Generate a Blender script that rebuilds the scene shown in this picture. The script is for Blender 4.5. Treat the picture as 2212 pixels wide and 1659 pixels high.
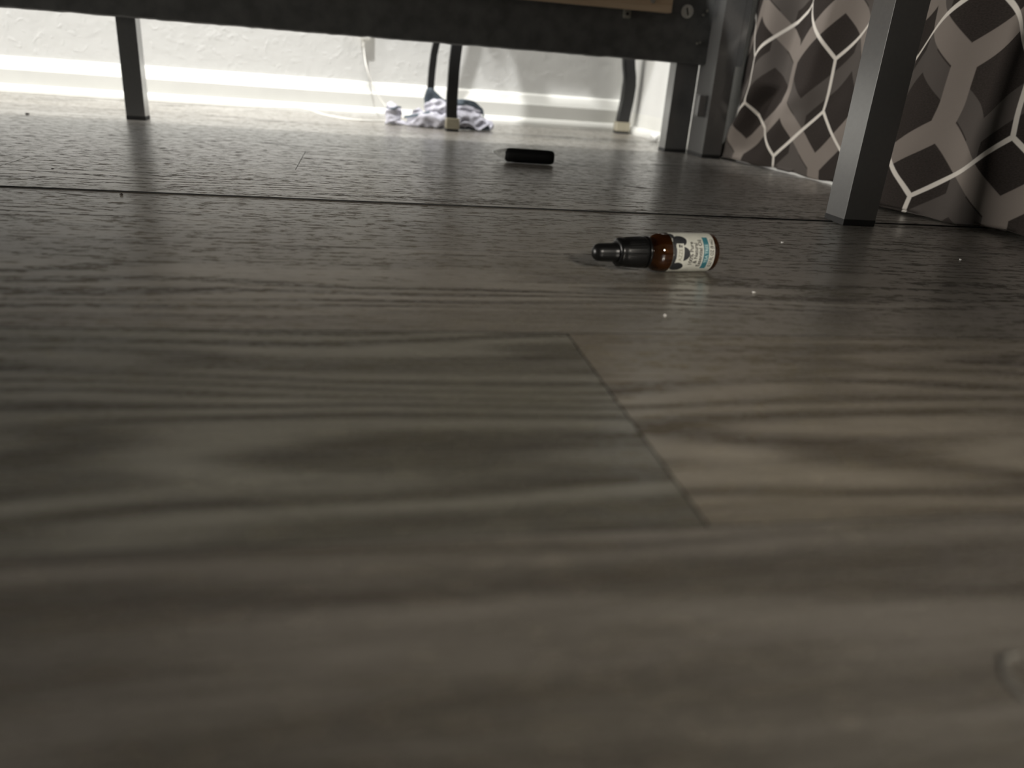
import bpy, bmesh, math, random
from mathutils import Vector, Matrix, noise
random.seed(7)
for o in list(bpy.data.objects): bpy.data.objects.remove(o)
C = bpy.context.scene.collection
SC = bpy.context.scene

# ------------------------------------------------------------------ camera
PITCH, ROLL, YAW = math.radians(22.5), math.radians(4.5), math.radians(-12.0)
def cam_axes():
    fw = Vector((0, math.cos(PITCH), -math.sin(PITCH))); up0 = Vector((0, math.sin(PITCH), math.cos(PITCH))); rt0 = Vector((1, 0, 0))
    rt = rt0*math.cos(ROLL) + up0*math.sin(ROLL)
    up = up0*math.cos(ROLL) - rt0*math.sin(ROLL)
    R = Matrix.Rotation(YAW, 3, 'Z')
    return R@fw, R@rt, R@up
FW, RT, UP = cam_axes()
cd = bpy.data.cameras.new('camera'); cam = bpy.data.objects.new('camera', cd); C.objects.link(cam)
m = Matrix((( RT.x, UP.x, -FW.x, 0), (RT.y, UP.y, -FW.y, 0), (RT.z, UP.z, -FW.z, .10), (0, 0, 0, 1)))
cam.matrix_world = m
cd.sensor_width = 36; cd.lens = 36*1666/2212; cd.clip_start = .005; cd.clip_end = 30
cd.dof.use_dof = True; cd.dof.focus_distance = .55; cd.dof.aperture_fstop = 7.2
SC.camera = cam

# ------------------------------------------------------------------ light
W = bpy.data.worlds.new('world'); SC.world = W; W.use_nodes = True
W.node_tree.nodes['Background'].inputs[0].default_value = (.75, .78, .85, 1)
W.node_tree.nodes['Background'].inputs[1].default_value = .1
def light(name, kind, loc, power, col, size=.1, target=None, sy=None):
    l = bpy.data.lights.new(name, kind); l.energy = power; l.color = col
    if kind == 'AREA':
        l.shape = 'RECTANGLE'; l.size = size; l.size_y = sy or size
    else: l.shadow_soft_size = size
    o = bpy.data.objects.new(name, l); C.objects.link(o); o.location = loc
    if target is not None:
        o.rotation_euler = (Vector(target)-Vector(loc)).to_track_quat('-Z', 'Y').to_euler()
    return o
kl = light('ceiling_lamp_light', 'SPOT', (-.45, .30, 2.25), 222, (1, .99, .965), .05, (.0, 1.30, .05))
kl.data.spot_size = math.radians(56); kl.data.spot_blend = .5
sp_ = light('near_fill_light', 'SPOT', (.36, -.9, .60), 66, (1, .93, .82), .10, (.065, .27, .01))  # added fill from behind the camera for the near floor and bottle label
sp_.data.spot_size = math.radians(23); sp_.data.spot_blend = 1.0
cg_ = light('overhead_fill_light', 'AREA', (-.2, 1.22, 2.35), 8.0, (1, .98, .94), .6, (-.2, 1.18, 0), .3)  # added soft fill standing in for bounced room light above the gap
lw_ = light('left_fill_light', 'AREA', (-2.30, 1.26, .65), 3.0, (1, .97, .90), .28, (.5, 1.20, .05), .9)  # added fill along the gap; the left wall has no window
ll_ = light('left_low_light', 'AREA', (-2.30, .85, .20), 3.4, (1, .95, .88), .7, (.45, .80, .10), .25)  # added low fill for the curtain and the left faces of the posts
cg_.data.spread = math.radians(60); lw_.data.spread = math.radians(70); ll_.data.spread = math.radians(50)
SC.view_settings.view_transform = 'Standard'; SC.view_settings.look = 'None'
SC.view_settings.exposure = 0.0; SC.view_settings.gamma = 1; SC.view_settings.use_curve_mapping = False

# ------------------------------------------------------------------ material helpers
class NT:
    def __init__(s, name, rough=.5, col=(.5, .5, .5), metal=0, spec=.5):
        s.m = bpy.data.materials.new(name); s.m.use_nodes = True; s.t = s.m.node_tree; s.n = s.t.nodes
        s.b = s.n['Principled BSDF']; s.b.inputs['Base Color'].default_value = (*col, 1)
        s.b.inputs['Roughness'].default_value = rough; s.b.inputs['Metallic'].default_value = metal
        s.b.inputs['Specular IOR Level'].default_value = spec
    def new(s, t, **k):
        n = s.n.new(t)
        for a, v in k.items(): setattr(n, a, v)
        return n
    def link(s, a, b): s.t.links.new(a, b)
    def _in(s, sock, v):
        if hasattr(v, 'is_linked') or isinstance(v, bpy.types.NodeSocket): s.link(v, sock)
        else: sock.default_value = v
    def math(s, op, a, b=0.0, c=None, clamp=False):
        n = s.new('ShaderNodeMath', operation=op); n.use_clamp = clamp
        s._in(n.inputs[0], a)
        if op not in ('SINE', 'ABSOLUTE', 'FRACT', 'FLOOR', 'SQRT'): s._in(n.inputs[1], b)
        if c is not None: s._in(n.inputs[2], c)
        return n.outputs[0]
    def coord(s, kind='Object', scale=(1, 1, 1), off=None):
        tc = s.new('ShaderNodeTexCoord'); mp = s.new('ShaderNodeMapping'); mp.inputs['Scale'].default_value = scale
        src = tc.outputs[kind]
        if off is not None:
            va = s.new('ShaderNodeVectorMath', operation='ADD'); s.link(src, va.inputs[0]); s.link(off, va.inputs[1]); src = va.outputs[0]
        s.link(src, mp.inputs[0]); return mp.outputs[0]
    def noise(s, vec, scale=1, detail=2, rough=.5, dist=0):
        n = s.new('ShaderNodeTexNoise'); n.inputs['Scale'].default_value = scale; n.inputs['Detail'].default_value = detail
        n.inputs['Roughness'].default_value = rough; n.inputs['Distortion'].default_value = dist
        s.link(vec, n.inputs['Vector']); return n.outputs[0]
    def ramp(s, fac, stops):
        r = s.new('ShaderNodeValToRGB'); e = r.color_ramp.elements
        while len(e) < len(stops): e.new(.5)
        for i, (p, c) in enumerate(stops):
            e[i].position = p; e[i].color = (*c, 1) if isinstance(c, tuple) else (c, c, c, 1)
        s.link(fac, r.inputs[0]); return r.outputs[0]
    def mix(s, f, a, b, mode='MIX'):
        n = s.new('ShaderNodeMix', data_type='RGBA', blend_type=mode)
        s._in(n.inputs[0], f)
        for i, v in ((6, a), (7, b)):
            if isinstance(v, tuple): n.inputs[i].default_value = (*v, 1)
            else: s.link(v, n.inputs[i])
        return n.outputs[2]
    def bump(s, h, strength=.5, dist=.001, normal=None):
        n = s.new('ShaderNodeBump'); n.inputs['Strength'].default_value = strength; n.inputs['Distance'].default_value = dist
        s.link(h, n.inputs['Height'])
        if normal: s.link(normal, n.inputs['Normal'])
        s.link(n.outputs[0], s.b.inputs['Normal']); return n.outputs[0]
    def col(s, c): s.link(c, s.b.inputs['Base Color'])
    def rough(s, c): s.link(c, s.b.inputs['Roughness'])

def plain(name, col, rough=.5, metal=0, nscale=0, namp=.15, bump=0, spec=.5):
    t = NT(name, rough, col, metal, spec)
    if nscale:
        v = t.coord(); n = t.noise(v, nscale, 3)
        a = tuple(max(0, c*(1-namp)) for c in col); b = tuple(c*(1+namp) for c in col)
        t.col(t.ramp(n, [(.3, a), (.7, b)]))
        if bump: t.bump(n, .6, bump)
    return t.m

def floor_material():
    t = NT('vinyl_plank', .4)
    oi = t.new('ShaderNodeObjectInfo')
    cx = t.new('ShaderNodeCombineXYZ')
    t.link(t.math('MULTIPLY', oi.outputs['Random'], 7.3), cx.inputs[0]); t.link(t.math('MULTIPLY', oi.outputs['Random'], 31.7), cx.inputs[1])
    off = cx.outputs[0]
    P = t.coord('Object', (1, 1, 1), off)
    sep = t.new('ShaderNodeSeparateXYZ'); t.link(P, sep.inputs[0])
    # cathedral grain: lines running with the plank, bent by slow noise
    slow = t.noise(t.coord('Object', (2.2, 13, 1), off), 1, 2, .5)
    rings = t.math('SINE', t.math('ADD', t.math('MULTIPLY', sep.outputs[1], 330), t.math('MULTIPLY', slow, 62)))
    rings = t.math('ADD', t.math('MULTIPLY', rings, .5), .5)
    where = t.ramp(t.noise(t.coord('Object', (1.3, 14, 1), off), 1, 1), [(.42, 0.0), (.62, 1.0)])
    streak = t.noise(t.coord('Object', (22, 300, 1), off), 1, 4, .6)
    broad = t.noise(t.coord('Object', (11, 80, 1), off), 1, 3, .55)
    pores = t.noise(t.coord('Object', (95, 240, 1), off), 1, 4, .7)
    blot = t.noise(t.coord('Object', (14, 30, 1), off), 1, 3, .6)
    h = t.math('ADD', t.math('MULTIPLY', streak, .42), t.math('MULTIPLY', broad, .33))
    h = t.math('ADD', h, t.math('MULTIPLY', pores, .25))
    rw = t.math('MULTIPLY', t.math('MULTIPLY', t.math('SUBTRACT', rings, .5), where), .34)
    h2 = t.math('ADD', h, rw)
    base = t.ramp(h2, [(.30, (.060, .051, .043)), (.46, (.132, .118, .100)), (.58, (.220, .200, .174)), (.75, (.300, .276, .242))])
    base = t.mix(t.ramp(blot, [(.35, 0.0), (.75, .55)]), base, (.135, .122, .092))
    base = t.mix(1.0, base, oi.outputs['Color'], 'MULTIPLY')
    t.col(base)
    emb = t.math('ADD', t.math('MULTIPLY', t.ramp(pores, [(.40, 0.0), (.56, 1.0)]), .55), t.math('MULTIPLY', t.ramp(streak, [(.35, 0.0), (.6, 1.0)]), .6))
    emb = t.math('ADD', emb, t.math('MULTIPLY', t.math('MULTIPLY', rings, where), .6))
    t.bump(emb, .6, .00012)
    t.rough(t.ramp(pores, [(.42, .62), (.52, .40)]))
    t.link(t.ramp(t.math('ADD', t.math('MULTIPLY', pores, .7), t.math('MULTIPLY', streak, .3)), [(.42, .6), (.54, 1.0)]), t.b.inputs['Specular IOR Level'])
    fl = t.math('ADD', t.math('ADD', t.math('MULTIPLY', pores, .62), t.math('MULTIPLY', streak, .38)), t.math('MULTIPLY', rw, .35))
    t.link(t.ramp(fl, [(.445, .03), (.485, 1.0)]), t.b.inputs['Coat Weight']); t.b.inputs['Coat Roughness'].default_value = .29; t.b.inputs['Coat IOR'].default_value = 3.5
    return t.m

def wall_material():
    t = NT('textured_wall_paint', .6, (.78, .78, .76))
    v = t.coord()
    n1 = t.noise(v, 95, 3, .6, .6); n2 = t.noise(v, 40, 2, .5, .3)
    k = t.ramp(n1, [(.56, 0.0), (.68, 1.0)])
    t.bump(t.math('ADD', t.math('MULTIPLY', k, .5), n2), .6, .0014)
    return t.m

UOFF, ZOFF = .02, -.103+.0
def curtain_material():
    t = NT('printed_curtain_cloth', .9, spec=.15)
    uv = t.new('ShaderNodeUVMap'); sp = t.new('ShaderNodeSeparateXYZ'); t.link(uv.outputs[0], sp.inputs[0])
    Wc, A, B = .155, .055, .058           # column spacing, upright edge, slanted rise
    def lattice(ox, oz):
        x = t.math('ADD', sp.outputs[0], 10*Wc+ox); y = t.math('ADD', sp.outputs[1], 10*(A+B)*2+oz)
        k = math.cos(math.atan(2*B/Wc))
        def cell(dx, dy):
            p = t.math('ABSOLUTE', t.math('SUBTRACT', t.math('MODULO', t.math('ADD', x, dx), Wc), Wc/2))
            q = t.math('ABSOLUTE', t.math('SUBTRACT', t.math('MODULO', t.math('ADD', y, dy), 2*(A+B)), A+B))
            d1 = t.math('SUBTRACT', Wc/2, p)
            d2 = t.math('MULTIPLY', t.math('SUBTRACT', A/2+B, t.math('ADD', t.math('MULTIPLY', p, 2*B/Wc), q)), k)
            return t.math('MINIMUM', d1, d2)
        return t.math('MULTIPLY', t.math('MAXIMUM', cell(0, 0), cell(Wc/2, A+B)), 10)
    line = lattice(UOFF, ZOFF); band = lattice(UOFF+Wc/2, ZOFF); band2 = lattice(UOFF+Wc/4, ZOFF+(A+B)/2)
    def edge(d, a, b): return t.ramp(d, [(a, 1.0), (b, 0.0)])
    weave = t.noise(t.coord('UV', (500, 900, 1)), 1, 2)
    c = t.ramp(weave, [(.3, (.030, .025, .022)), (.7, (.045, .037, .033))])
    c = t.mix(edge(band2, .100, .108), c, (.10, .088, .080))
    c = t.mix(edge(band, .100, .108), c, (.235, .205, .182))
    c = t.mix(edge(line, .017, .024), c, (.74, .70, .64))
    t.col(c); t.bump(weave, .4, .0004)
    tr = t.new('ShaderNodeBsdfTranslucent'); t.link(c, tr.inputs[0]); mx = t.new('ShaderNodeMixShader'); mx.inputs[0].default_value = .25
    out = [n for n in t.n if n.type == 'OUTPUT_MATERIAL'][0]
    t.link(t.b.outputs[0], mx.inputs[1]); t.link(tr.outputs[0], mx.inputs[2]); t.link(mx.outputs[0], out.inputs[0])
    return t.m

def wood_board_material():
    t = NT('pale_plywood', .65)
    n = t.noise(t.coord('Object', (6, 90, 90)), 1, 4, .6)
    t.col(t.ramp(n, [(.3, (.42, .30, .19)), (.7, (.56, .43, .29))]))
    t.bump(n, .3, .0005)
    return t.m

M = dict(
    floor=floor_material(), wall=wall_material(), curtain=curtain_material(), ply=wood_board_material(),
    trim=plain('white_gloss_trim_paint', (.84, .84, .80), .35, 0, 20, .03),
    ceiling=plain('ceiling_paint', (.75, .75, .73), .8, 0, 60, .03),
    under=plain('plank_backing', (.02, .02, .02), .9, 0, 40),
    metal=plain('black_powder_coated_metal', (.10, .10, .098), .32, 0, 300, .06, .00003, .8),
    panel=plain('matt_black_panel', (.085, .085, .082), .7, 0, 60, .25, .0001),
    bar=plain('black_curved_bar', (.012, .012, .012), .42, 0, 100, .2),
    cap=plain('yellowed_clear_foot_cap', (.34, .31, .23), .3, 0, 60, .1),
    pad=plain('dark_foot_pad', (.02, .02, .02), .8, 0, 60, .1),
    rubber=plain('black_rubber', (.005, .005, .005), .30, 0, 200, .2, 0, .3),
    capplastic=plain('black_ribbed_cap_plastic', (.004, .004, .004), .25, 0, 200, .2, 0, .3),
    liquid=plain('dark_oil', (.012, .006, .003), .2, 0, 50, .2),  # near-black brown oil
    label=plain('cream_paper_label', (.60, .60, .54), .5, 0, 250, .05),
    ink=plain('dark_ink', (.030, .024, .020), .5, 0, 500, .2),
    grey=plain('charcoal_print', (.018, .019, .022), .55, 0, 1500, .6),
    olive=plain('faded_olive_ink', (.20, .18, .12), .5, 0, 500, .2),
    teal=plain('teal_print', (.035, .17, .21), .5, 0, 500, .1),
    pale=plain('pale_blue_ink', (.45, .62, .62), .5, 0, 500, .1),
    pen=plain('satin_black_tube', (.004, .004, .004), .6, 0, 200, .2, 0, .15),
    film=plain('silvery_clear_film', (.85, .87, .86), .3, .5, 300, .2),
    cloth=plain('white_knit_cloth', (.47, .465, .52), .9, 0, 260, .12, .0004, .2),
    slate=plain('slate_trim_cloth', (.10, .12, .14), .9, 0, 260, .2, .0004, .2),
    cord=plain('white_cord', (.80, .79, .74), .4, 0, 60, .05),
    sticker=plain('white_round_sticker', (.50, .49, .45), .6, 0, 400, .15),
    steel=plain('dull_steel', (.30, .29, .25), .5, .4, 300, .3),
    tissue=plain('white_tissue', (.88, .88, .86), .9, 0, 100, .03, .0005),
    dust=plain('pale_lint', (.75, .73, .70), .9, 0, 900, .1),
    grey_thread=plain('dull_thread', (.20, .19, .17), .9, 0, 900, .1),
    crumb=plain('dark_crumb', (.03, .024, .02), .8, 0, 900, .3),
    leaf=plain('green_leaf', (.05, .12, .03), .5, 0, 40, .3),
    pot=plain('terracotta_pot', (.35, .16, .09), .8, 0, 40, .2),
)
M['metal'].node_tree.nodes['Principled BSDF'].inputs['Coat Weight'].default_value = 1.0
M['metal'].node_tree.nodes['Principled BSDF'].inputs['Coat IOR'].default_value = 1.6
M['metal'].node_tree.nodes['Principled BSDF'].inputs['Coat Roughness'].default_value = .26
g = NT('amber_glass', .04, (.2, .04, .004)); g.b.inputs['Transmission Weight'].default_value = .92; g.b.inputs['IOR'].default_value = 1.5
g.col(g.ramp(g.noise(g.coord(), 110, 2), [(.35, (.07, .014, .001)), (.65, (.34, .10, .010))])); M['glass'] = g.m  # orange patches in the colour imitate light passing through dark amber glass

# ------------------------------------------------------------------ geometry helpers
def obj(name, bm, mat, parent=None, smooth=False, loc=None):
    me = bpy.data.meshes.new(name); bm.to_mesh(me); bm.free()
    if smooth:
        for p in me.polygons: p.use_smooth = True
    for mm in (mat if isinstance(mat, list) else [mat]): me.materials.append(mm)
    o = bpy.data.objects.new(name, me); C.objects.link(o)
    if parent: o.parent = parent
    if loc is not None: o.location = loc
    return o
def thing(name, label, cat, loc=(0, 0, 0), rot=(0, 0, 0), group=None):
    o = bpy.data.objects.new(name, None); C.objects.link(o); o.location = loc; o.rotation_euler = rot
    o['label'] = label; o['category'] = cat; o.empty_display_size = .02
    if group: o['group'] = group
    return o
def tag(o, label, cat, group=None):
    o['label'] = label; o['category'] = cat
    if group: o['group'] = group
    return o
def struct(o): o['kind'] = 'structure'; return o
def box(bm, x0, x1, y0, y1, z0, z1, bev=0):
    vs = [bm.verts.new(p) for p in ((x0, y0, z0), (x1, y0, z0), (x1, y1, z0), (x0, y1, z0), (x0, y0, z1), (x1, y0, z1), (x1, y1, z1), (x0, y1, z1))]
    fs = [bm.faces.new([vs[i] for i in f]) for f in ((0, 3, 2, 1), (4, 5, 6, 7), (0, 1, 5, 4), (1, 2, 6, 5), (2, 3, 7, 6), (3, 0, 4, 7))]
    if bev:
        es = list({e for f in fs for e in f.edges})
        bmesh.ops.bevel(bm, geom=es, offset=bev, segments=2, profile=.6, affect='EDGES')
    return bm
def nb(*a, **k): return box(bmesh.new(), *a, **k)
def sweep(bm, path, radii, n=10, prof=None, cap=True):
    """tube (or profiled bar) along a path"""
    rings = []; pts = [Vector(p) for p in path]; ref = Vector((.13, .2, .97))
    for i, p in enumerate(pts):
        d = (pts[min(i+1, len(pts)-1)] - pts[max(i-1, 0)]).normalized()
        a = d.cross(ref).normalized(); b = d.cross(a).normalized()
        r = radii[i] if isinstance(radii, (list, tuple)) else radii
        rings.append([bm.verts.new(p + (a*math.cos(2*math.pi*k/n) + b*math.sin(2*math.pi*k/n))*r) for k in range(n)])
    for i in range(len(rings)-1):
        for k in range(n):
            bm.faces.new((rings[i][k], rings[i][(k+1) % n], rings[i+1][(k+1) % n], rings[i+1][k]))
    if cap: bm.faces.new(rings[0][::-1]); bm.faces.new(rings[-1])
    bmesh.ops.recalc_face_normals(bm, faces=bm.faces)
    return bm
def bar(bm, pts, hx, hy):
    """rectangular bar whose section stays level; pts = (x, y, z) from the floor up"""
    rings = [[bm.verts.new((x+sx*hx, y+sy*hy, z)) for sx, sy in ((-1, -1), (1, -1), (1, 1), (-1, 1))] for x, y, z in pts]
    for i in range(len(rings)-1):
        for k in range(4): bm.faces.new((rings[i][k], rings[i][(k+1) % 4], rings[i+1][(k+1) % 4], rings[i+1][k]))
    bm.faces.new(rings[0][::-1]); bm.faces.new(rings[-1])
    bmesh.ops.bevel(bm, geom=[e for e in bm.edges if abs((e.verts[0].co-e.verts[1].co).normalized().z) > .6], offset=.0018, segments=2, affect='EDGES')
    return bm
def lathe_x(prof, n=48, bm=None):
    """revolve (x, r) about the X axis"""
    bm = bm or bmesh.new(); rings = []
    for x, r in prof:
        if r < 1e-6: rings.append([bm.verts.new((x, 0, 0))])
        else: rings.append([bm.verts.new((x, r*math.cos(2*math.pi*k/n), r*math.sin(2*math.pi*k/n))) for k in range(n)])
    for a, b in zip(rings, rings[1:]):
        for k in range(n):
            k2 = (k+1) % n
            if len(a) == 1 and len(b) == 1: continue
            if len(a) == 1: bm.faces.new((a[0], b[k2], b[k]))
            elif len(b) == 1: bm.faces.new((a[k], a[k2], b[0]))
            else: bm.faces.new((a[k], a[k2], b[k2], b[k]))
    bmesh.ops.recalc_face_normals(bm, faces=bm.faces)
    return bm
def spline(pts, n=8):
    out = []; P = [Vector(p) for p in pts]
    for i in range(len(P)-1):
        p0, p1, p2, p3 = P[max(i-1, 0)], P[i], P[i+1], P[min(i+2, len(P)-1)]
        for k in range(n):
            t = k/n
            out.append(.5*((2*p1)+(-p0+p2)*t+(2*p0-5*p1+4*p2-p3)*t*t+(-p0+3*p1-3*p2+p3)*t**3))
    out.append(P[-1]); return out

# ------------------------------------------------------------------ the room
WALL_Y = 1.445; XL, YN, ZC = -2.4, -2.2, 2.45
def rx(y): return .478 + .075*(1.43-y)        # the right wall is a little out of square
floor = struct(obj('floor', nb(XL-.05, .80, YN-.05, WALL_Y+.05, -.03, -.0042), M['under']))
W0 = .1425; Y0 = .147
starts = {0: .083, 3: -.267, 4: -.056}
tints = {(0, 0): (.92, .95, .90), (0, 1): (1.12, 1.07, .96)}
plank_mesh = {}
def plank(x0, x1, y0, tint):
    L = x1-x0; key = round(L, 4)
    if key not in plank_mesh:
        bm = nb(0, L-.0005, .0003, W0-.0003, -.0042, 0); bm.normal_update()
        for f in bm.faces: f.material_index = 0 if f.normal.z > .5 else 1
        o = obj('plank', bm, [M['floor'], M['under']], floor); plank_mesh[key] = o.data
    else:
        o = bpy.data.objects.new('plank', plank_mesh[key]); C.objects.link(o); o.parent = floor
    o.location = (x0, y0, .0008 if abs(y0-Y0-3*W0) < .001 else random.uniform(-.0001, 0)); o.color = (*tint, 1)
rp = random.Random(3)
for r in range(-16, 10):
    y0 = Y0 + r*W0
    if y0 < YN-.1 or y0 > WALL_Y: continue
    s = starts.get(r, rp.uniform(-.9, .2)); 
    if r not in starts and s > -.45 and r >= -1: s = -.62 - rp.random()*.3
    LEN = 1.22; x = s - 2*LEN
    xs = []
    while x < .75: xs.append(x); x += LEN
    for x in xs:
        a, b = max(x, XL), min(x+LEN, .75)
        if b-a < .02: continue
        v = rp.uniform(.9, 1.1); w = rp.uniform(-.03, .03); tint = (v+w, v, v-w)
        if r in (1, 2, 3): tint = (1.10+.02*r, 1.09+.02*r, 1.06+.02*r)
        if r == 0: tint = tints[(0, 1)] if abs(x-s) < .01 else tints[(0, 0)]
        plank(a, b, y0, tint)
struct(obj('ceiling', nb(XL, .8, YN, WALL_Y, ZC, ZC+.05), M['ceiling']))
struct(obj('wall_back', nb(XL-.1, .60, WALL_Y, WALL_Y+.1, 0, ZC), M['wall']))
struct(obj('wall_left', nb(XL-.1, XL, YN, WALL_Y, 0, ZC), M['wall']))
struct(obj('wall_front', nb(XL-.1, .9, YN-.1, YN, 0, ZC), M['wall']))
bm = bmesh.new()
q = [(rx(WALL_Y), WALL_Y), (rx(WALL_Y)+.15, WALL_Y), (rx(YN)+.15, YN), (rx(YN), YN)]
lo = [bm.verts.new((x, y, 0)) for x, y in q]; hi = [bm.verts.new((x, y, ZC)) for x, y in q]
bm.faces.new(lo); bm.faces.new(hi[::-1])
for i in range(4): bm.faces.new((lo[i], hi[i], hi[(i+1) % 4], lo[(i+1) % 4]))
bmesh.ops.recalc_face_normals(bm, faces=bm.faces)
struct(obj('wall_right', bm, M['wall']))
PROF = [(0, .0530), (.0025, .0525), (.0050, .0500), (.0075, .0440), (.0105, .0370), (.0120, .0345), (.0120, .0125), (.0135, .0115), (.0170, .0090), (.0195, .0050), (.0200, 0), (0, 0)]
def molding(name, p0, p1, nrm):
    bm = bmesh.new(); p0, p1, nrm = Vector(p0), Vector(p1), Vector(nrm)
    A = [bm.verts.new(p0+nrm*d+Vector((0, 0, z))) for d, z in PROF]; B = [bm.verts.new(p1+nrm*d+Vector((0, 0, z))) for d, z in PROF]
    n = len(PROF)
    for i in range(n): bm.faces.new((A[i], A[(i+1) % n], B[(i+1) % n], B[i]))
    bm.faces.new(A[::-1]); bm.faces.new(B); bmesh.ops.recalc_face_normals(bm, faces=bm.faces)
    return struct(obj(name, bm, M['trim']))
molding('baseboard_back', (XL, WALL_Y, 0), (rx(WALL_Y), WALL_Y, 0), (0, -1, 0))
nr = Vector((-1, -.075, 0)).normalized()
molding('baseboard_right', (rx(WALL_Y)-.0+.012, WALL_Y-.0, 0), (rx(1.10)+.012, 1.10, 0), nr)

# ------------------------------------------------------------------ the bed
bed = thing('bed_frame', 'black metal bed frame on slim square legs, seen from underneath', 'bed', (.47, 1.05, 0))
def bedpart(name, bm, mat, parent=None):
    o = obj(name, bm, mat, parent or bed)
    if parent is None: o.location = (-.47, -1.05, 0)
    return o
# far side panel with a slightly ragged lower edge
bm = bmesh.new(); N = 260; rows = []
for i in range(N+1):
    x = -1.45 + (.457+1.45)*i/N
    zb = .1170 + .0012*noise.noise(Vector((x*38, 0, 3))) + .0006*noise.noise(Vector((x*160, 0, 9)))
    if x > .415: zb += 0
    rows.append([bm.verts.new((x, 1.062, .385)), bm.verts.new((x, 1.062, zb+.0015)), bm.verts.new((x, 1.066, zb)), bm.verts.new((x, 1.080, zb)), bm.verts.new((x, 1.080, .385))])
for a, b in zip(rows, rows[1:]):
    for k in range(5): bm.faces.new((a[k], a[(k+1) % 5], b[(k+1) % 5], b[k]))
bm.faces.new(rows[0]); bm.faces.new(rows[-1][::-1]); bmesh.ops.recalc_face_normals(bm, faces=bm.faces)
side = bedpart('side_panel', bm, M['panel'])
def leg(x0, x1, y0, y1, top, name='leg'):
    o = bedpart(name, nb(x0, x1, y0, y1, .004, top, bev=.0003), M['metal'])
    f = obj('foot_pad', nb(x0-.0002, x1+.0002, y0-.0002, y1+.0002, 0, .005, bev=.0005), M['pad'], o)
    return o
leg(-.289, -.2665, 1.094, 1.117, .37)
leg(-1.38, -1.355, 1.094, 1.117, .37)
leg(.4235, .4565, 1.081, 1.105, .37)
leg(.4572, .4845, 1.027, 1.0808, .90, 'corner_post')
leg(.3785, .4065, .560, .587, .90, 'corner_post')
leg(-1.38, -1.355, .205, .23, .37)
leg(.455, .48, .205, .23, .37)
# stepped bracket clipping the panel to the post, and shoulder on the post's outside
bedpart('bracket', nb(.4445, .4580, 1.035, 1.052, .052, .080, bev=.002), M['metal'])
bm = nb(.4846, .4935, 1.0275, 1.0295, .118, .90, bev=.0006)
bedpart('bracket', bm, M['metal'])
bedpart('rail', nb(-1.38, .48, .205, .220, .350, .39, bev=.001), M['metal'])
bedpart('platform', nb(-1.40, .365, .220, 1.060, .362, .388, bev=.004), M['panel'])
bedpart('light_block_board', nb(.366, .480, .220, .800, .362, .388, bev=.003), M['panel'])  # unseen board added to keep lamp light off the near curtain
slat = bedpart('slat', nb(-.25, .391, 1.040, 1.0545, .1742, .25, bev=.0006), M['ply'])
slat['label'] = 'bare tan wooden board fixed to the black side panel'
def disc(bm, c, r, th, n=24):
    """disc facing -Y"""
    a = [bm.verts.new((c[0]+r*math.cos(2*math.pi*k/n), c[1], c[2]+r*math.sin(2*math.pi*k/n))) for k in range(n)]
    b = [bm.verts.new((v.co.x, c[1]+th, v.co.z)) for v in a]
    bm.faces.new(a[::-1]); bm.faces.new(b)
    for k in range(n): bm.faces.new((a[k], a[(k+1) % n], b[(k+1) % n], b[k]))
    bmesh.ops.recalc_face_normals(bm, faces=bm.faces); return bm
obj('bolt_hole', disc(bmesh.new(), (.3640, 1.0393, .1865), .0032, .002), M['steel'], slat)
# tab with a hole under the board
bm = nb(.3335, .3440, 1.0600, 1.0622, .1645, .1900, bev=.002)
tabo = bedpart('metal_tab', bm, M['steel'])
obj('screw', disc(bmesh.new(), (.3388, 1.0590, .1700), .0021, .0015), M['pad'], tabo)
st = bedpart('round_sticker', disc(bmesh.new(), (.4205, 1.0611, .1795), .0083, .001), M['sticker'])
st['label'] = 'round white sticker numbered 1'
def text_mesh(s, size=1.0, bold=0.0):
    cu = bpy.data.curves.new('t', 'FONT'); cu.body = s; cu.size = size; cu.align_x = 'CENTER'; cu.offset = bold; cu.resolution_u = 3
    o = bpy.data.objects.new('t', cu); C.objects.link(o)
    dg = bpy.context.evaluated_depsgraph_get(); me = bpy.data.meshes.new_from_object(o.evaluated_get(dg))
    bpy.data.objects.remove(o); bpy.data.curves.remove(cu); return me
me = text_mesh('1', .0125, .0004)
bm = bmesh.new(); bm.from_mesh(me)
a = math.radians(18)
for v in bm.verts:
    x, z = v.co.x, v.co.y-.0044
    x, z = x*math.cos(a)-z*math.sin(a), x*math.sin(a)+z*math.cos(a)
    v.co = (.4205+x, 1.0608, .1795+z)
obj('numeral', bm, M['ink'], st)
for x, z, r in ((.4430, .1770, .0016), (.4475, .1825, .0018), (.4405, .1425, .0014), (.4445, .1440, .0014)):
    bedpart('screw', disc(bmesh.new(), (x, 1.0608, z), r, .0012, 12), M['steel'])

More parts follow.
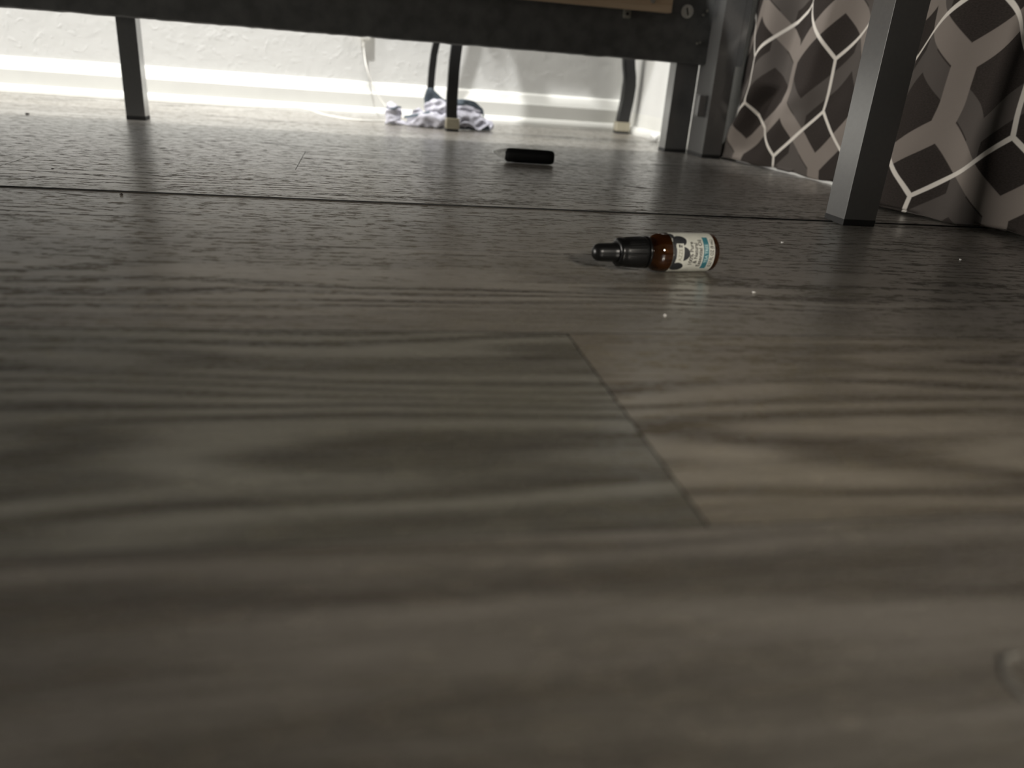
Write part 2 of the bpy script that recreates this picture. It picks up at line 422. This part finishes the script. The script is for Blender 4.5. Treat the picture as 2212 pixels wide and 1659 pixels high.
# ------------------------------------------------------------------ curtain
LV = {
 .00: [(.501, 1.072), (.4870, 1.047), (.4920, .998), (.5010, .947), (.5110, .880), (.5180, .810), (.5020, .735), (.4690, .645), (.4900, .594), (.5040, .558), (.519, .510), (.515, .40), (.525, .30)],
 .03: [(.504, 1.052), (.4890, 1.022), (.5070, .990), (.5030, .935), (.5130, .870), (.5150, .800), (.5030, .735), (.4730, .652), (.4930, .600), (.5000, .560), (.517, .508), (.513, .40), (.525, .30)],
 .065: [(.506, 1.036), (.4890, 1.000), (.5120, .974), (.5050, .915), (.5150, .850), (.5100, .785), (.5050, .735), (.4800, .660), (.4970, .606), (.4950, .558), (.515, .505), (.510, .40), (.525, .30)],
 .10: [(.506, 1.040), (.4860, .972), (.5110, .942), (.5020, .890), (.5160, .830), (.5030, .765), (.5080, .718), (.4850, .652), (.5020, .600), (.4930, .550), (.515, .498), (.508, .40), (.525, .30)],
 .20: [(.506, 1.035), (.4800, .962), (.5120, .928), (.4990, .865), (.5160, .805), (.4960, .745), (.5120, .695), (.4880, .642), (.5080, .592), (.4920, .542), (.515, .490), (.505, .40), (.525, .30)],
}
def curtain():
    keys = sorted(LV); paths = {k: spline([(x, y, 0) for x, y in LV[k]], 14) for k in keys}
    zs = [i*.004 for i in range(56)] + [.24+.06*i for i in range(16)]
    n = len(paths[0]); grid = []
    base = paths[.20]; s = [0]
    for a, b in zip(base, base[1:]): s.append(s[-1]+(b-a).length)
    for z in zs:
        hi = next((k for k in keys if k >= z), keys[-1]); lo = max([k for k in keys if k <= z] or [0])
        t = 0 if hi == lo else (z-lo)/(hi-lo); t = t*t*(3-2*t)
        row = []
        for i in range(n):
            p = paths[lo][i].lerp(paths[hi][i], t)
            w = .0018*noise.noise(Vector((s[i]*26, z*9, 1)))
            x = min(p.x+w, rx(p.y)-.004)
            zz = max(z, .0035 + .0022*math.sin(s[i]*60)*(1 if z < .004 else 0))
            row.append(Vector((x, p.y, zz)))
        grid.append(row)
    bm = bmesh.new(); uv = bm.loops.layers.uv.new('UVMap')
    V = [[bm.verts.new(p) for p in row] for row in grid]
    S = []
    for row in grid:                       # arc length per row, blended so the print bends with the folds
        a = [0]
        for p, q_ in zip(row, row[1:]): a.append(a[-1]+(q_-p).length)
        S.append([v-a[-1] for v in a])
    for j in range(len(V)-1):
        for i in range(n-1):
            f = bm.faces.new((V[j][i], V[j+1][i], V[j+1][i+1], V[j][i+1]))
            for l, (jj, ii) in zip(f.loops, ((j, i), (j+1, i), (j+1, i+1), (j, i+1))):
                l[uv].uv = (S[jj][ii], grid[jj][ii].z)
    o = obj('curtain', bm, M['curtain'], None, True)
    md = o.modifiers.new('thick', 'SOLIDIFY'); md.thickness = .0012; md.offset = 1
    hem = None
    return tag(o, 'brown curtain printed with white trellis lines and taupe bands, hanging to the floor', 'curtain')
curtain()

# ------------------------------------------------------------------ stand with curved legs beyond the bed
stand = thing('side_stand', 'small stand on curved black metal legs with pale foot caps, by the wall', 'stand', (.29, 1.30, 0))
def stand_leg(pts, hx=.0078, hy=.0078):
    pts = spline(pts, 6); z0 = .016
    o = obj('leg', bar(bmesh.new(), pts, hx, hy), M['bar'], stand); o.location = (-.29, -1.30, 0)
    x, y, _ = pts[0]
    c = obj('foot_cap', nb(x-hx-.0022, x+hx+.0022, y-hy-.0022, y+hy+.0022, .0035, .019, bev=.0015), M['cap'], o)
    c2 = obj('foot_pad', nb(x-hx-.0018, x+hx+.0012, y-hy-.0018, y+hy+.0012, 0, .004, bev=.0006), M['pad'], o)
stand_leg([(.1350, 1.212, .006), (.1330, 1.212, .03), (.1335, 1.212, .07), (.1350, 1.212, .10), (.1385, 1.213, .13), (.150, 1.22, .20), (.17, 1.235, .40)])
stand_leg([(.1140, 1.375, .006), (.1145, 1.375, .03), (.1150, 1.375, .06), (.1170, 1.375, .09), (.1215, 1.375, .12), (.140, 1.37, .20), (.17, 1.355, .40)], .0055, .0075)
stand_leg([(.4550, 1.380, .006), (.4560, 1.380, .03), (.4590, 1.380, .06), (.4590, 1.380, .09), (.4530, 1.380, .12), (.44, 1.37, .20), (.42, 1.355, .40)], .0100, .0085)
stand_leg([(.4600, 1.145, .006), (.4600, 1.145, .03), (.4605, 1.146, .06), (.4600, 1.150, .10), (.457, 1.158, .13), (.45, 1.180, .20), (.43, 1.215, .40)])
for y0, y1 in ((1.198, 1.248), (1.266, 1.318), (1.326, 1.378)):  # unseen top, its gaps placed to shape the lit patches on the wall
    o = obj('shadow_slat', nb(.165, .465, y0, y1, .40, .412, bev=.002), M['bar'], stand); o.location = (-.29, -1.30, 0)
o = obj('shadow_board', nb(.165, .205, 1.2485, 1.3255, .402, .411, bev=.001), M['bar'], stand); o.location = (-.29, -1.30, 0)  # unseen crosspiece added to block light through the left of the gap
o = obj('top_frame', nb(.44, .465, 1.200, 1.378, .39, .40, bev=.001), M['bar'], stand); o.location = (-.29, -1.30, 0)

# unseen plant added on the stand to throw leafy shadows on the wall
pl = thing('shadow_plant', 'unseen leafy plant in a clay pot, added on the side stand to cast shadows', 'plant', (.29, 1.275, .4135))
bm = lathe_x([(0, 0), (0, .028), (.05, .038), (.052, .042), (.060, .042), (.060, .036), (.052, .034), (.052, 0)], 32)
bmesh.ops.rotate(bm, verts=bm.verts, cent=(0, 0, 0), matrix=Matrix.Rotation(-math.pi/2, 3, 'Y'))
obj('pot', bm, M['pot'], pl, True)
def blade(path, w):
    bm = bmesh.new(); rows = []; pts = spline(path, 6); n = len(pts)-1
    for k, p in enumerate(pts):
        t_ = k/n; wd = w*max(.06, math.sin(math.pi*(.04+.93*t_))**.8)
        side = Vector((.85, .35*(1-t_), .12)).normalized()*wd if t_ > .35 else Vector((.3, .9, 0)).normalized()*wd
        rows.append((bm.verts.new(p-side), bm.verts.new(p+Vector((0, .0025, -.001))), bm.verts.new(p+side)))
    for r0, r1 in zip(rows, rows[1:]):
        for k in range(2): bm.faces.new((r0[k], r0[k+1], r1[k+1], r1[k]))
    o = obj('leaf', bm, M['leaf'], pl, True); o.location = (-.29, -1.275, -.4135)
    md = o.modifiers.new('s', 'SOLIDIFY'); md.thickness = .0008
for (tx, ty, tz, hx, w) in ((.120, 1.262, .395, .075, .006), (.148, 1.262, .405, .105, .010), (.158, 1.255, .440, .135, .007), (.135, 1.240, .400, .10, .004), (.195, 1.245, .425, .165, .010),
                          (.245, 1.248, .425, .235, .009), (.31, 1.252, .43, .30, .010), (.40, 1.253, .425, .37, .008), (.38, 1.33, .44, .35, .012), (.30, 1.235, .44, .29, .010), (.33, 1.22, .45, .31, .012)):
    blade([(.288, 1.275, .463), (.5*(.29+hx), 1.27, .53+.03*math.sin(tx*90)), (hx, 1.268, .50), (.5*(hx+tx), .5*(1.268+ty), .455), (tx, ty, tz+.02)], w)

# ------------------------------------------------------------------ power adapter and cord
ad = thing('power_adapter', 'white plug adapter on the wall with a thin white cord trailing to the floor', 'adapter', (.004, WALL_Y-.004, .14))
obj('adapter_body', nb(-.005, .014, -.014, 0, -.022, .030, bev=.003), M['cord'], ad)
obj('cord_relief', sweep(bmesh.new(), [(.002, -.010, -.032), (.002, -.008, -.020)], [.0022, .0034], 12), M['cord'], ad)
struct(obj('outlet_1', nb(-.030, .040, WALL_Y-.005, WALL_Y+.001, .112+.02, .112+.13, bev=.002), M['trim']))
path = spline([(.006, 1.431, .108), (.007, 1.422, .095), (.011, 1.404, .075), (.020, 1.400, .050), (.036, 1.395, .025), (.055, 1.380, .010), (.085, 1.350, .0022), (.10, 1.330, .0018),
               (.075, 1.320, .0015), (.038, 1.308, .0015), (.005, 1.290, .0015), (-.020, 1.300, .0015), (-.045, 1.325, .0020), (-.062, 1.352, .0030), (-.085, 1.392, .0055), (-.105, 1.412, .0060), (-.16, 1.4195, .0030), (-.26, 1.4205, .0018), (-.40, 1.421, .0016), (-.9, 1.421, .0016)], 10)
co = obj('cord', sweep(bmesh.new(), path, .00105, 8), M['cord'], ad, True); co.location = (-.004, -(WALL_Y-.004), -.14)

# ------------------------------------------------------------------ crumpled garment
def clothnoise(p, f, amp, seed): 
    v = Vector((p.x*f, p.y*f, p.z*f+seed)); return noise.noise(v)*amp
def lump(path, radii, seed, squash=.8, amp=.0028, n=30, flat=True, bm=None, yscale=1.0):
    """crumpled roll of cloth: a tube with ridged creases, pressed onto the floor"""
    pts = spline(path, 9); m_ = len(pts); bm = bm or bmesh.new(); rings = []
    R_ = [radii[min(int(i/9), len(radii)-1)]*(1-(i % 9)/9) + radii[min(int(i/9)+1, len(radii)-1)]*((i % 9)/9) for i in range(m_)]
    for i, p in enumerate(pts):
        d = (pts[min(i+1, m_-1)]-pts[max(i-1, 0)]).normalized(); a = d.cross(Vector((0, 0, 1)))
        a = a.normalized() if a.length > .05 else Vector((0, 1, 0)); b = a.cross(d).normalized(); ring = []
        for k in range(n):
            th = 2*math.pi*k/n; q_ = p + (a*math.cos(th)*yscale + b*math.sin(th)*squash)*R_[i]
            u = 1-abs(noise.noise(Vector((q_.x*70, q_.y*70, q_.z*95+seed))))*2.0
            q_ = q_ + (a*math.cos(th)+b*math.sin(th))*(amp*(u*1.3-.8)) + (a*math.cos(th)+b*math.sin(th))*.0009*math.sin(3*th+i*.35+seed)
            if q_.z < .0006: q_.z = .0006 + .0003*math.sin(k)
            ring.append(bm.verts.new(q_))
        rings.append(ring)
    for r0, r1 in zip(rings, rings[1:]):
        for k in range(n): bm.faces.new((r0[k], r0[(k+1) % n], r1[(k+1) % n], r1[k]))
    bm.faces.new(rings[0][::-1]); bm.faces.new(rings[-1]); bmesh.ops.recalc_face_normals(bm, faces=bm.faces)
    return bm
gar = thing('garment', 'crumpled white garment with slate grey trim on the floor by a curved stand leg', 'clothing', (.12, 1.25, 0))
def gp(name, bm, mat, sub=1):
    o = obj(name, bm, mat, gar, True); o.location = (-.12, -1.25, 0)
    if sub:
        md = o.modifiers.new('sub', 'SUBSURF'); md.levels = sub; md.render_levels = sub
    return o
bm = lump([(.050, 1.262, .001), (.049, 1.266, .010), (.050, 1.268, .020), (.051, 1.270, .0275), (.052, 1.270, .0300)], [.0115, .0125, .0122, .0105, .004], 3.1, 1, .0022)
lump([(.050, 1.262, .004), (.062, 1.255, .004), (.078, 1.252, .003)], [.006, .005, .004], 4.2, .6, .002, bm=bm)
lump([(.074, 1.262, .006), (.090, 1.252, .009), (.112, 1.245, .011), (.135, 1.243, .010), (.150, 1.243, .009)], [.009, .013, .015, .014, .010], 7.7, .85, .0040, bm=bm)
lump([(.088, 1.285, .010), (.089, 1.284, .020), (.090, 1.284, .026)], [.010, .008, .003], 8.1, 1, .002, bm=bm)
lump([(.100, 1.262, .026), (.112, 1.256, .029), (.126, 1.254, .028), (.138, 1.256, .024)], [.008, .0125, .012, .008], 12.3, .95, .0042, bm=bm)
lump([(.140, 1.252, .012), (.158, 1.252, .014), (.178, 1.256, .012), (.196, 1.258, .007), (.205, 1.258, .004)], [.012, .016, .015, .009, .004], 17.5, .85, .0045, bm=bm)
lump([(.140, 1.268, .024), (.158, 1.268, .026), (.175, 1.268, .023), (.184, 1.268, .017)], [.011, .0145, .0125, .008], 21.0, .9, .0032, bm=bm)
gp('cloth_body', bm, M['cloth'])
# free hem that rises off the floor in a wave over a dark opening
def ribbon(path, h, thick, seed, lean=(0, .006, 0), rows_=6):
    pts = spline(path, 9); bm = bmesh.new(); V = []
    for i, p in enumerate(pts):
        t_ = i/(len(pts)-1); hh = h(t_) if callable(h) else h
        V.append([bm.verts.new(p + Vector((lean[0]*k/rows_, lean[1]*k/rows_ + .0018*noise.noise(Vector((p.x*90, k*.8, seed))), hh*k/rows_))) for k in range(rows_+1)])
    for a, b in zip(V, V[1:]):
        for k in range(rows_): bm.faces.new((a[k], b[k], b[k+1], a[k+1]))
    bmesh.ops.recalc_face_normals(bm, faces=bm.faces)
    bmesh.ops.solidify(bm, geom=bm.faces[:], thickness=thick); return bm
gp('hem', ribbon([(.136, 1.236, .0010), (.146, 1.234, .0045), (.157, 1.234, .0105), (.167, 1.235, .0085), (.174, 1.236, .0025), (.180, 1.236, .0008), (.187, 1.239, .0045), (.196, 1.243, .0100)], .0062, .0012, 5, (0, .012, 0)), M['cloth'])
gp('lining', ribbon([(.134, 1.243, .0008), (.150, 1.243, .0008), (.170, 1.243, .0008), (.198, 1.249, .0008)], .010, .001, 9), M['slate'])
def hpk(xs, hs):
    def f(t_):
        x = xs[0] + (xs[-1]-xs[0])*t_
        for (xa, ha), (xb, hb) in zip(zip(xs, hs), list(zip(xs, hs))[1:]):
            if x <= xb: return ha + (hb-ha)*(x-xa)/(xb-xa)
        return hs[-1]
    return f
gp('trim_band', ribbon([(.098, 1.272, .022), (.106, 1.274, .022), (.114, 1.275, .022), (.124, 1.275, .022), (.137, 1.272, .022)],
   hpk([.098, .1035, .112, .124, .137], [.018, .034, .0345, .026, .014]), .0016, 3, (-.001, .002, 0), 8), M['slate'])
gp('trim_band', ribbon([(.138, 1.262, .0325), (.150, 1.260, .0345), (.162, 1.260, .0350), (.172, 1.260, .0330), (.181, 1.262, .0285), (.187, 1.263, .0230), (.188, 1.264, .018)], .0085, .0016, 13, (0, .003, 0)), M['slate'])
gp('trim_band', ribbon([(.066, 1.252, .0105), (.078, 1.246, .0135), (.092, 1.240, .0175), (.104, 1.240, .0205)], .0040, .0012, 23, (0, .004, 0)), M['slate'])
gp('trim_band', ribbon([(.0385, 1.257, .0240), (.044, 1.2545, .0225), (.050, 1.2540, .0230), (.056, 1.2560, .0250), (.061, 1.260, .0250)], .0022, .0010, 29, (0, .001, 0)), M['slate'])

bm = lump([(.474, 1.262, .006), (.470, 1.250, .007), (.468, 1.238, .005)], [.004, .007, .004], 2, .8, .003)
o = obj('tissue_scrap', bm, M['tissue'], None, True); tag(o, 'small crumpled white tissue against the right hand baseboard', 'tissue')

# ------------------------------------------------------------------ dropper bottle
BANG = math.radians(7.0); BR = .0112
bot = thing('dropper_bottle', 'small amber glass dropper bottle lying on the floor, black bulb pointing left', 'bottle', (.1208, .3905, BR*.94+.0002), (0, 0, BANG)); bot.scale = (.94, .94, .94)
mm = .001
bulb = obj('dropper_bulb', lathe_x([(x*mm, r*mm) for x, r in ((0, 0), (.25, 1.6), (.8, 2.9), (1.8, 4.1), (3.2, 4.9), (5, 5.15), (12, 5.2), (14.5, 5.4), (15.5, 5.9), (16.2, 5.6), (17, 0))]), M['rubber'], bot, True)
prof = [(14.6, 0), (14.6, 6.0), (14.9, 7.4), (15.6, 8.1), (16.8, 8.35), (18.4, 8.2), (19.4, 8.4), (30.4, 9.1), (31.6, 9.15), (32.2, 8.8), (32.2, 0)]
bm = lathe_x([(x*mm, r*mm) for x, r in prof], 60)
capo = obj('screw_cap', bm, M['capplastic'], bot, True)
bm = bmesh.new()                                    # moulded ribs around the cap
for k in range(40):
    a = 2*math.pi*k/40; ca, sa = math.cos(a), math.sin(a)
    e = []
    for x, r in ((20.2*mm, 8.40*mm), (29.8*mm, 9.02*mm)):
        for da, dr in ((-.035, 0), (0, .00012), (.035, 0)):
            e.append(bm.verts.new((x, (r+dr)*math.cos(a+da), (r+dr)*math.sin(a+da))))
    bm.faces.new((e[0], e[1], e[4], e[3])); bm.faces.new((e[1], e[2], e[5], e[4]))
obj('ribbing', bm, M['capplastic'], capo, False)
obj('tamper_ring', lathe_x([(x*mm, r*mm) for x, r in ((32.4, 0), (32.4, 8.8), (32.8, 9.2), (33.8, 9.2), (34.2, 8.8), (34.2, 0))]), M['capplastic'], bot, True)
R0 = BR*1000
glass = [(34.0, 0), (34.0, 7.4), (35.2, 7.7), (36.4, 8.8), (37.6, 9.9), (39.2, 10.7), (41.2, R0-.15), (45, R0-.05), (74.0, R0-.05), (75.6, R0-.35), (76.5, R0-1.2), (76.8, R0-2.5), (76.4, 5), (76.3, 0)]
gl = obj('glass_body', lathe_x([(x*mm, r*mm) for x, r in glass], 72), M['glass'], bot, True)
obj('oil_fill', lathe_x([(x*mm, r*mm) for x, r in ((37.2, 0), (37.2, 7.6), (38.4, 9.2), (40.2, 10.3), (42, 10.7), (72.5, 10.8), (74.2, 10.7), (75.3, 9.8), (75.6, 0))], 48), M['liquid'], bot, True)
def wrap(u, phi, off):
    """u mm along the bottle, phi degrees up from the side facing the camera"""
    r = BR + off*mm; a = math.radians(phi); return Vector((u*mm, -r*math.cos(a), r*math.sin(a)))
LAB0 = 45.6
def patch(name, u0, u1, p0, p1, off, mat, parent, nu=4):
    bm = bmesh.new(); n = max(2, int((p1-p0)/3)); V = [[bm.verts.new(wrap(u0+(u1-u0)*i/nu, p0+(p1-p0)*k/n, off)) for k in range(n+1)] for i in range(nu+1)]
    for i in range(nu):
        for k in range(n): bm.faces.new((V[i][k], V[i][k+1], V[i+1][k+1], V[i+1][k]))
    return obj(name, bm, mat, parent, True)
lab = patch('paper_label', LAB0, LAB0+27, -150, 175, .06, M['label'], bot)
PC = 12
def blob(u, ph, ru, rp_, off, mat, name='leaf_print', n=28, lim=LAB0+.05):
    bm = bmesh.new(); NR = 6
    rings = [[bm.verts.new(wrap(max(lim, u+ru*j/NR*math.cos(2*math.pi*k/n)), ph+rp_*j/NR*math.sin(2*math.pi*k/n), off)) for k in range(n)] for j in range(1, NR+1)]
    bm.faces.new(rings[0])
    for r0, r1 in zip(rings, rings[1:]):
        for k in range(n): bm.faces.new((r0[k], r1[k], r1[(k+1) % n], r0[(k+1) % n]))
    return obj(name, bm, mat, lab)
blob(LAB0+4.8, PC+37, 4.4, 19, .10, M['grey'])
blob(LAB0+3.8, PC-46, 4.2, 16, .10, M['grey'])
blob(LAB0+5.6, PC-4, 5.2, 22, .11, M['grey'])
blob(LAB0-.2, PC+14, 2.2, 20, .095, M['grey']); blob(LAB0-.2, PC-24, 2.2, 17, .095, M['grey']); blob(LAB0-.3, PC+58, 2.6, 14, .095, M['grey'])
patch('teal_band', LAB0+19.7, LAB0+23.1, PC-53, PC+50, .10, M['teal'], lab, 2)['label'] = 'teal stripe printed on the label'
logo = patch('name_panel', LAB0+2.2, LAB0+6.9, PC-29, PC+27, .14, M['label'], lab, 3)
def letter(txt, base_u, size_h, arc_deg, mat, centre, off, bold=0, name='lettering'):
    """text runs upward round the bottle; its top points to the cap"""
    me = text_mesh(txt, 1, bold); bm = bmesh.new(); bm.from_mesh(me)
    for _ in range(2): bmesh.ops.subdivide_edges(bm, edges=[e for e in bm.edges if e.calc_length() > .25], cuts=2)
    xs = [v.co.x for v in bm.verts]; x0, x1 = min(xs), max(xs); y1 = .70
    for v in bm.verts:
        ph = centre + ((v.co.x-x0)/(x1-x0)-.5)*arc_deg
        v.co = wrap(base_u - v.co.y/y1*size_h, ph, off)
    return obj(name, bm, mat, lab)
letter('100% Pure', LAB0+12.9, 2.35, 70, M['ink'], PC-2, .11, .022)
letter('& Natural', LAB0+15.7, 2.35, 62, M['ink'], PC-2, .11, .022)
letter('Essential Oil', LAB0+18.6, 2.35, 84, M['ink'], PC-2, .11, .022)
letter('TEA TREE', LAB0+22.4, 1.9, 56, M['pale'], PC-3, .13, .025)
letter('0.27 FL OZ (8 mL)', LAB0+26.0, 2.1, 86, M['ink'], PC-2, .11, .022)
letter('AZZE', LAB0+5.7, 2.4, 36, M['olive'], PC-7, .18, .0)
blob(LAB0+4.0, PC+19, .55, 5.2, .18, M['ink'], 'leaf_mark', 14); blob(LAB0+5.3, PC+18, .45, 4.0, .18, M['ink'], 'leaf_mark', 14)

# ------------------------------------------------------------------ black tube
pen = thing('black_tube', 'slim black tube with a flattened silvery tip, lying beyond the bottle', 'tube', (.1505, .8625, .0077), (0, 0, math.radians(-7)))
obj('tube_body', lathe_x([(x*mm, r*mm) for x, r in ((3, 0), (3, 4.4), (5, 6.2), (9, 7.3), (14, 7.55), (52, 7.55), (56, 7.2), (58, 6.2), (58.8, 4.8), (59, 0))], 40), M['pen'], pen, True)
bm = bmesh.new(); V = []
for i in range(9):
    t_ = i/8; x = .0060 - .0150*t_; hz = .0062*(1-t_)**.9 + .0007; hy = .0060 - .001*t_; zc = .0025*t_
    V.append([bm.verts.new((x, hy*math.cos(a), zc + hz*math.sin(a) + .0006*math.sin(x*2600+3*a)*t_)) for a in [2*math.pi*k/20 for k in range(20)]])
for a_, b_ in zip(V, V[1:]):
    for k in range(20): bm.faces.new((a_[k], b_[k], b_[(k+1) % 20], a_[(k+1) % 20]))
bm.faces.new(V[-1]); bm.faces.new(V[0][::-1]); bmesh.ops.recalc_face_normals(bm, faces=bm.faces)
tip = obj('crimped_tip', bm, M['film'], pen, True); tip['label'] = 'silvery see-through crimped tip'

# ------------------------------------------------------------------ bits on the floor
def speck(name, label, cat, x, y, r, mat, seed, group=None):
    bm = bmesh.new(); bmesh.ops.create_icosphere(bm, subdivisions=2, radius=r)
    for v in bm.verts:
        v.co *= 1 + .5*noise.noise(v.co*900+Vector((seed, 0, 0))); v.co.z = v.co.z*.55 + r*.5
    o = obj(name, bm, mat, None, True, (x, y, 0)); tag(o, label, cat, group)
speck('lint_speck', 'pale lint speck on the floor, behind and right of the bottle base', 'lint', .284, .483, .0011, M['dust'], 1)
speck('lint_speck', 'pale lint speck on the dark floor just in front of the slim black post', 'lint', .396, .448, .0009, M['dust'], 2)
speck('lint_speck', 'pale lint speck on the floor, nearer than the bottle base and to its right', 'lint', .199, .356, .0008, M['dust'], 3)
speck('lint_speck', 'pale lint speck on the floor straight in front of the bottle', 'lint', .135, .315, .0007, M['dust'], 4)
speck('crumb', 'dark crumb on the floor left of the far left bed leg', 'crumb', -.397, 1.079, .0022, M['crumb'], 5)
speck('crumb', 'dark crumb near the plank joint at the left edge', 'crumb', -.230, .657, .0012, M['crumb'], 6)
speck('crumb', 'dark crumb just in front of the dark plank seam at the left', 'crumb', -.157, .562, .0012, M['crumb'], 7)
def strand(label, pts, r, mat=None):
    tag(obj('hair_strand', sweep(bmesh.new(), spline(pts, 8), r, 6), mat or M['dust'], None, True), label, 'hair')
strand('fine pale hair standing off the floor near the bottle bulb, to its left', [(.030, .360, .0003), (.030, .352, .001), (.033, .345, .0022), (.036, .341, .0004)], .00006, M['grey_thread'])
strand('pale curled thread lying close to the camera at the right edge', [(.1270, .0985, .0004), (.1225, .0975, .0005), (.1195, .0935, .0006), (.1185, .0905, .0006), (.1185, .0875, .0006), (.1200, .0840, .0005), (.1230, .0815, .0004)], .00030, M['grey_thread'])
